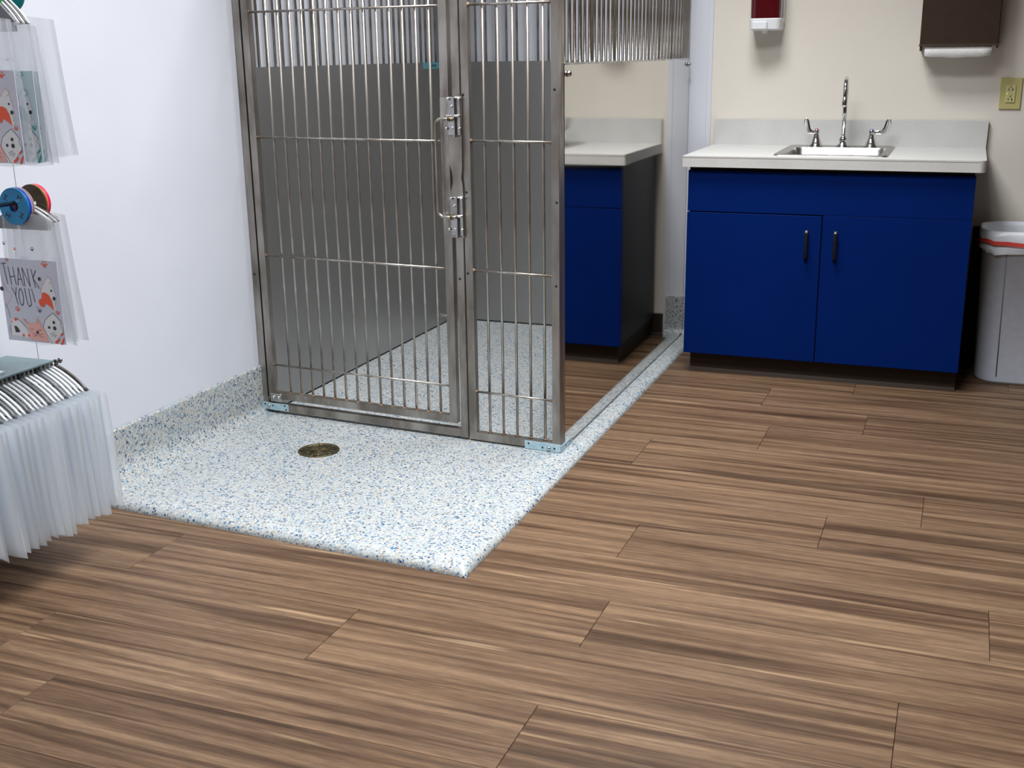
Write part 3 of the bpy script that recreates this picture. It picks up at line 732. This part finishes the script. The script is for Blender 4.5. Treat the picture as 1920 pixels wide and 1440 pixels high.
for k in range(26):
    y = -1.046 - .0225*k if k < 17 else -1.046-.0225*16-.042*(k-16); rn = random.Random(k)
    me = bag_mesh('frosted_bag', M_frost, .140+rn.uniform(-.006, .006), .122+rn.uniform(-.004, .004), .146-z0+rn.uniform(-.006, .012), -.062, k, .0045, .005)
    o = bpy.data.objects.new('frosted_bag', me); COL.objects.link(o); o.location = (x0+.030+rn.uniform(-.004, .004), y, z0)
    if k == 0: tag(o, 'empty frosted plastic bag hanging farthest back, in front of the speckled upstand', 'bag', 'frosted bags on the lowest hangers')
    else: tag(o, '%s frosted bag from the speckled upstand, in the row on the lowest hangers' % ORD[k], 'bag', 'frosted bags on the lowest hangers')

# printed bag art (flat print), card space u right 0..1, v up 0..1
CW, CH = .178, .205
def artpt(px, py): return ((px-18)/512-.5)*CW, (1-(py-682)/690)*CH
def stroke(m_, pts_, w_, d_=0.):
    P = [artpt(*p) for p in pts_]
    for (ax, az), (bx_, bz) in zip(P[:-1], P[1:]):
        dx, dz = bx_-ax, bz-az; l_ = math.hypot(dx, dz) or 1e-6; nx, nz = -dz/l_*w_/2, dx/l_*w_/2; ex, ez = dx/l_*w_*.3, dz/l_*w_*.3
        m_.add([(ax-ex+nx, -d_, az-ez+nz), (ax-ex-nx, -d_, az-ez-nz), (bx_+ex-nx, -d_, bz+ez-nz), (bx_+ex+nx, -d_, bz+ez+nz)], [(0, 1, 2, 3)])
def blob(m_, px, py, r, d_=0., n=10, sy=1.):
    ax, az = artpt(px, py); m_.add([(ax+r*math.cos(2*math.pi*k/n), -d_, az+sy*r*math.sin(2*math.pi*k/n)) for k in range(n)], [tuple(range(n))])
def poly(m_, pts_, d_=0.):
    P = [artpt(*p) for p in pts_]; m_.add([(a, -d_, b) for a, b in P], [tuple(range(len(P)))])
def paw(m_, px, py, s_, d_=0.):
    blob(m_, px, py+s_*.25, .0022*s_/12, d_)
    for a, b in ((-.9, -.2), (-.4, -.95), (.4, -.95), (.9, -.2)): blob(m_, px+a*s_, py+b*s_, .0011*s_/12, d_, 7)
def art():
    A = {}
    t_ = MB(); w_ = .0017; q = .0008
    for ps in ([(38, 728), (82, 722)], [(58, 724), (76, 893)], [(98, 752), (112, 900)], [(140, 750), (152, 898)], [(104, 835), (146, 825)],
               [(168, 900), (188, 752), (214, 902)], [(176, 850), (206, 846)], [(228, 902), (222, 752), (276, 905), (266, 756)], [(300, 758), (322, 912)], [(340, 768), (308, 832), (356, 915)],
               [(106, 922), (134, 985), (148, 918)], [(133, 985), (146, 1062)], [(222, 922), (230, 1040), (246, 1074), (266, 1056), (258, 922)], [(284, 925), (302, 1030)]):
        stroke(t_, ps, w_, q)
    stroke(t_, [(182+19*math.cos(a), 998+70*math.sin(a)) for a in [k*math.pi/8 for k in range(17)]], w_, q); blob(t_, 313, 1072, .0014, q)
    A['lettering'] = (t_, 'ink')
    o_ = MB(); q = .0007
    for px, py, s_ in ((95, 693, 13), (424, 716, 24), (136, 1104, 20), (180, 600, 13), (66, 1215, 8), (490, 1110, 15)): paw(o_, px, py, s_, q)
    poly(o_, [(372, 948), (398, 944), (430, 962), (452, 1010), (462, 1088), (425, 1055), (392, 1036), (378, 1066), (350, 1066), (335, 1040), (336, 1010), (362, 998)], q)
    poly(o_, [(92, 1180), (112, 1178), (126, 1196), (94, 1206)], q); poly(o_, [(432, 1355), (480, 1318), (478, 1340), (446, 1370)], q); poly(o_, [(498, 1340), (520, 1306), (520, 1330), (500, 1378), (485, 1374)], q)
    poly(o_, [(490, 1292), (514, 1270), (512, 1288), (494, 1306)], q); blob(o_, 160, 1322, .0038, q); blob(o_, 208, 1320, .0036, q)
    A['orange_print'] = (o_, 'orange')
    w2 = MB(); q = .0004
    poly(w2, [(362, 950), (385, 890), (415, 845), (440, 816), (466, 838), (470, 880), (488, 960), (492, 1060), (470, 1110), (462, 1088), (452, 1010), (430, 962), (398, 944)], q)
    poly(w2, [(345, 1240), (368, 1176), (408, 1140), (450, 1112), (482, 1150), (512, 1190), (520, 1260), (480, 1300), (436, 1368), (390, 1366), (372, 1320)], q)
    poly(w2, [(50, 1330), (70, 1200), (110, 1178), (150, 1200), (195, 1255), (215, 1340)], q)
    A['white_print'] = (w2, 'white')
    p_ = MB(); q = .0006
    poly(p_, [(214, 1348), (210, 1235), (186, 1205), (160, 1172), (200, 1190), (224, 1212), (285, 1205), (292, 1160), (312, 1170), (324, 1212), (350, 1245), (375, 1320), (374, 1364), (300, 1358)], q)
    for ps in ([(355, 950), (382, 885), (412, 845), (440, 816), (466, 836), (462, 862), (436, 872)], [(20, 860), (58, 935), (64, 955)], [(70, 960), (102, 988), (62, 1050), (30, 1080)], [(468, 1085), (496, 1122), (508, 1090)]): stroke(p_, ps, .0013, q)
    A['pink_print'] = (p_, 'pink')
    k_ = MB(); q = .0009
    for px, py, r_ in ((457, 927, .0028), (474, 990, .0048), (445, 1191, .0042), (399, 1236, .0038), (447, 1239, .0052), (290, 1287, .0044), (365, 836, .0046), (17, 938, .0056)): blob(k_, px, py, r_, q)
    poly(k_, [(84, 1246), (110, 1250), (134, 1290), (118, 1300), (92, 1302)], q); paw(k_, 335, 596, 16, q); paw(k_, 332, 1103, 16, q); paw(k_, 90, 560, 14, q)
    for ps in ([(345, 1240), (368, 1176), (408, 1140), (450, 1112), (482, 1150), (512, 1190), (496, 1205)], [(345, 1240), (372, 1300), (410, 1362)], [(222, 1256), (242, 1268), (258, 1260)], [(296, 1262), (316, 1270), (332, 1258)],
               [(244, 1296), (282, 1308)], [(246, 1322), (282, 1314)], [(298, 1308), (338, 1296)], [(298, 1314), (338, 1326)], [(404, 1292), (440, 1276)], [(410, 1310), (446, 1290)], [(432, 1318), (456, 1296)], [(182, 1180), (206, 1222)], [(296, 1176), (304, 1210)],
               [(110, 1178), (150, 1205), (200, 1262)], [(45, 1245), (48, 1325)], [(60, 1180), (50, 1110), (30, 1060)], [(478, 1010), (482, 1050), (474, 1056)], [(500, 1210), (518, 1250), (514, 1290)]): stroke(k_, ps, .0009, q)
    A['black_print'] = (k_, 'ink')
    return A
INK = {'ink': mat('black_ink', (.025, .028, .04), .5), 'orange': mat('orange_ink', (.80, .10, .035), .5), 'white': mat('white_ink', (.74, .75, .77), .5), 'pink': mat('pink_ink', (.80, .42, .38), .5),
       'teal': mat('teal_ink', (.03, .36, .36), .5), 'blue': mat('blue_ink', (.16, .27, .46), .5), 'card': mat('lilac_card', (.58, .60, .70), .5), 'mint': mat('mint_card', (.50, .62, .64), .5), 'pale': mat('pale_blue_card', (.56, .62, .70), .5)}
ART = art(); AM = {}
def art_mesh(part, key):
    if (part, key) not in AM: AM[(part, key)] = ART[part][0].mesh(part, INK[key])
    return AM[(part, key)]
cardm = {}
def printed_bag(x, y, z, label, group, swap=None, card='card', zb=-.345, dz=0., text=True, seed=0, hw=.095, hb=.322, tilt=0., parts=True):
    """z = rod height of its tier; card hangs low in the bag"""
    t_ = thing('printed_bag', label, 'bag', (x, y, z+zb), group)
    me = bag_mesh('film', M_clear, hw+.010, hw-.014, 0, hb, seed, .004, .003)
    link_mesh('film', me, t_, (.006, 0, 0))
    if parts:
        if card not in cardm:
            c_ = MB(); c_.box((-CW/2, 0, 0), (CW/2, .0012, CH)); cardm[card] = c_.mesh('card', INK[card])
        link_mesh('card', cardm[card], t_, (0, -.0125, .006+dz))
        for part, (g_, key) in ART.items():
            if part == 'lettering' and not text: continue
            kk = (swap or {}).get(key, key)
            link_mesh(part, art_mesh(part, kk), t_, (0, -.0127, .006+dz))['kind'] = 'stuff'
    return t_
g2 = 'printed bags on the middle rod'; x1, z1, _ = RODS[1]
printed_bag(.246, -1.200, z1, 'clear bag with THANK YOU! print, hearts and cartoon pets, nearest on the middle rod', g2, seed=1)
printed_bag(.225, -1.165, z1, 'clear bag directly behind the THANK YOU! bag on the middle rod', g2, seed=2, parts=False)
printed_bag(.202, -1.115, z1-.005, 'clear bag farthest back on the middle rod, showing its empty right edge', g2, seed=3, parts=False)
g3 = 'printed bags on the top rod'; x2, z2, _ = RODS[2]
printed_bag(.250, -1.262, z2-.048, 'printed bag with orange heart and white cat, nearest on the top rod', g3, seed=4, text=False, hb=.33)
printed_bag(.256, -1.212, z2-.050, 'bag with teal print, second on the top rod', g3, {'orange': 'teal', 'pink': 'teal'}, 'mint', seed=5, text=False)
printed_bag(.236, -1.172, z2-.052, 'bag with blue print, third on the top rod', g3, {'orange': 'blue', 'pink': 'blue', 'ink': 'blue'}, 'pale', seed=6, text=False)
printed_bag(.248, -1.125, z2-.038, 'clear bag farthest back on the top rod, against the white wall', g3, seed=7, parts=False)
put_hanger(H_plate, x1, -1.1845, z1, 'solid grey triangular hanger behind the blue size ring', None)
for k, y in enumerate((-1.176, -1.168, -1.161, -1.154)): put_hanger(H_c if k % 2 == 0 else H_cg, x1, y, z1, '%s slim %s hanger behind the blue size ring on the middle rod' % (ORD[k//2], 'dark' if k % 2 else 'white'), 'slim hangers on the middle rod')
put_hanger(H_plate2, x2, -1.200, z2, 'solid grey triangular hanger on the top rod', None)
for k, y in enumerate((-1.188, -1.181, -1.172, -1.165, -1.156)): put_hanger(H_c2 if k % 2 == 0 else H_cg2, x2, y, z2, '%s slim %s hanger behind the green ring on the top rod' % (ORD[k//2], 'dark' if k % 2 else 'white'), 'slim hangers on the top rod')

# size rings
def ring(x, y, z, col, name_label, th=.004, letters=False, R=.0445):
    rm = mat('ring_'+name_label.split()[0], col, .35)
    t_ = thing('size_ring', name_label, 'size ring', (x, y, z-.012), 'coloured size rings on the rack rods')
    m_ = MB(); n_ = 40; rows_ = []
    for k in range(n_):
        a = 2*math.pi*k/n_; ca_, sa_ = math.cos(a), math.sin(a)
        rows_.append([(x+r_*ca_, y+d_, z-.008+r_*sa_) for r_, d_ in ((.0135, -th/2), (R-.001, -th/2), (R, -th/2+.0008), (R, th/2), (.0135, th/2))])
    rows_.append(rows_[0]); m_.grid(rows_, closed=True, smooth=False); m_.build('disc', rm, t_)
    if letters:
        l_ = MB()
        for a0 in (135, 45, -45, 225):
            a = math.radians(a0); cx_, cz_ = x+.029*math.cos(a), z-.008+.029*math.sin(a)
            for (p, q_) in (((-1, -1), (-1, 1)), ((-1, 1), (0, -.2)), ((0, -.2), (1, 1)), ((1, 1), (1, -1))):
                s_ = .0052; P0 = Vector((p[0]*s_, p[1]*s_)); P1 = Vector((q_[0]*s_, q_[1]*s_)); rot = Matrix.Rotation(a-math.pi/2+.35, 2)
                P0, P1 = rot @ P0, rot @ P1; dv = (P1-P0).normalized(); nv = Vector((-dv.y, dv.x))*.0011; P0 = P0-dv*.0006; P1 = P1+dv*.0006
                l_.add([(cx_+c_.x, y-th/2-.0003, cz_+c_.y) for c_ in (P0+nv, P0-nv, P1-nv, P1+nv)], [(0, 1, 2, 3)])
        l_.build('letters', INK['ink'], t_)
    return t_
ring(x1, -1.2070, z1, (.0, .19, .42), 'blue size ring with letters M, front of the middle rod', .005, True)
ring(x1, -1.2010, z1, (.02, .03, .42), 'royal blue size ring just behind the lettered one', .004)
ring(x1, -1.1962, z1, (.40, .30, .60), 'lilac size ring on the middle rod', .003)
ring(x1, -1.1905, z1-.0005, (.34, .26, .20), 'brown size ring on the middle rod', .004)
ring(x1, -1.1480, z1+.002, (.10, .06, .03), 'dark brown size ring behind the slim white hangers', .004)
ring(x1, -1.1430, z1+.002, (.75, .16, .06), 'orange-red size ring beside the crimson one', .004)
ring(x1, -1.1370, z1+.002, (.62, .0, .09), 'crimson size ring at the far end of the middle rod', .006)
ring(x2, -1.197, z2-.006, (.0, .38, .06), 'green size ring on the top rod', .006)
ring(x2, -1.125, z2, (.0, .22, .24), 'teal size ring at the back of the top rod', .006)
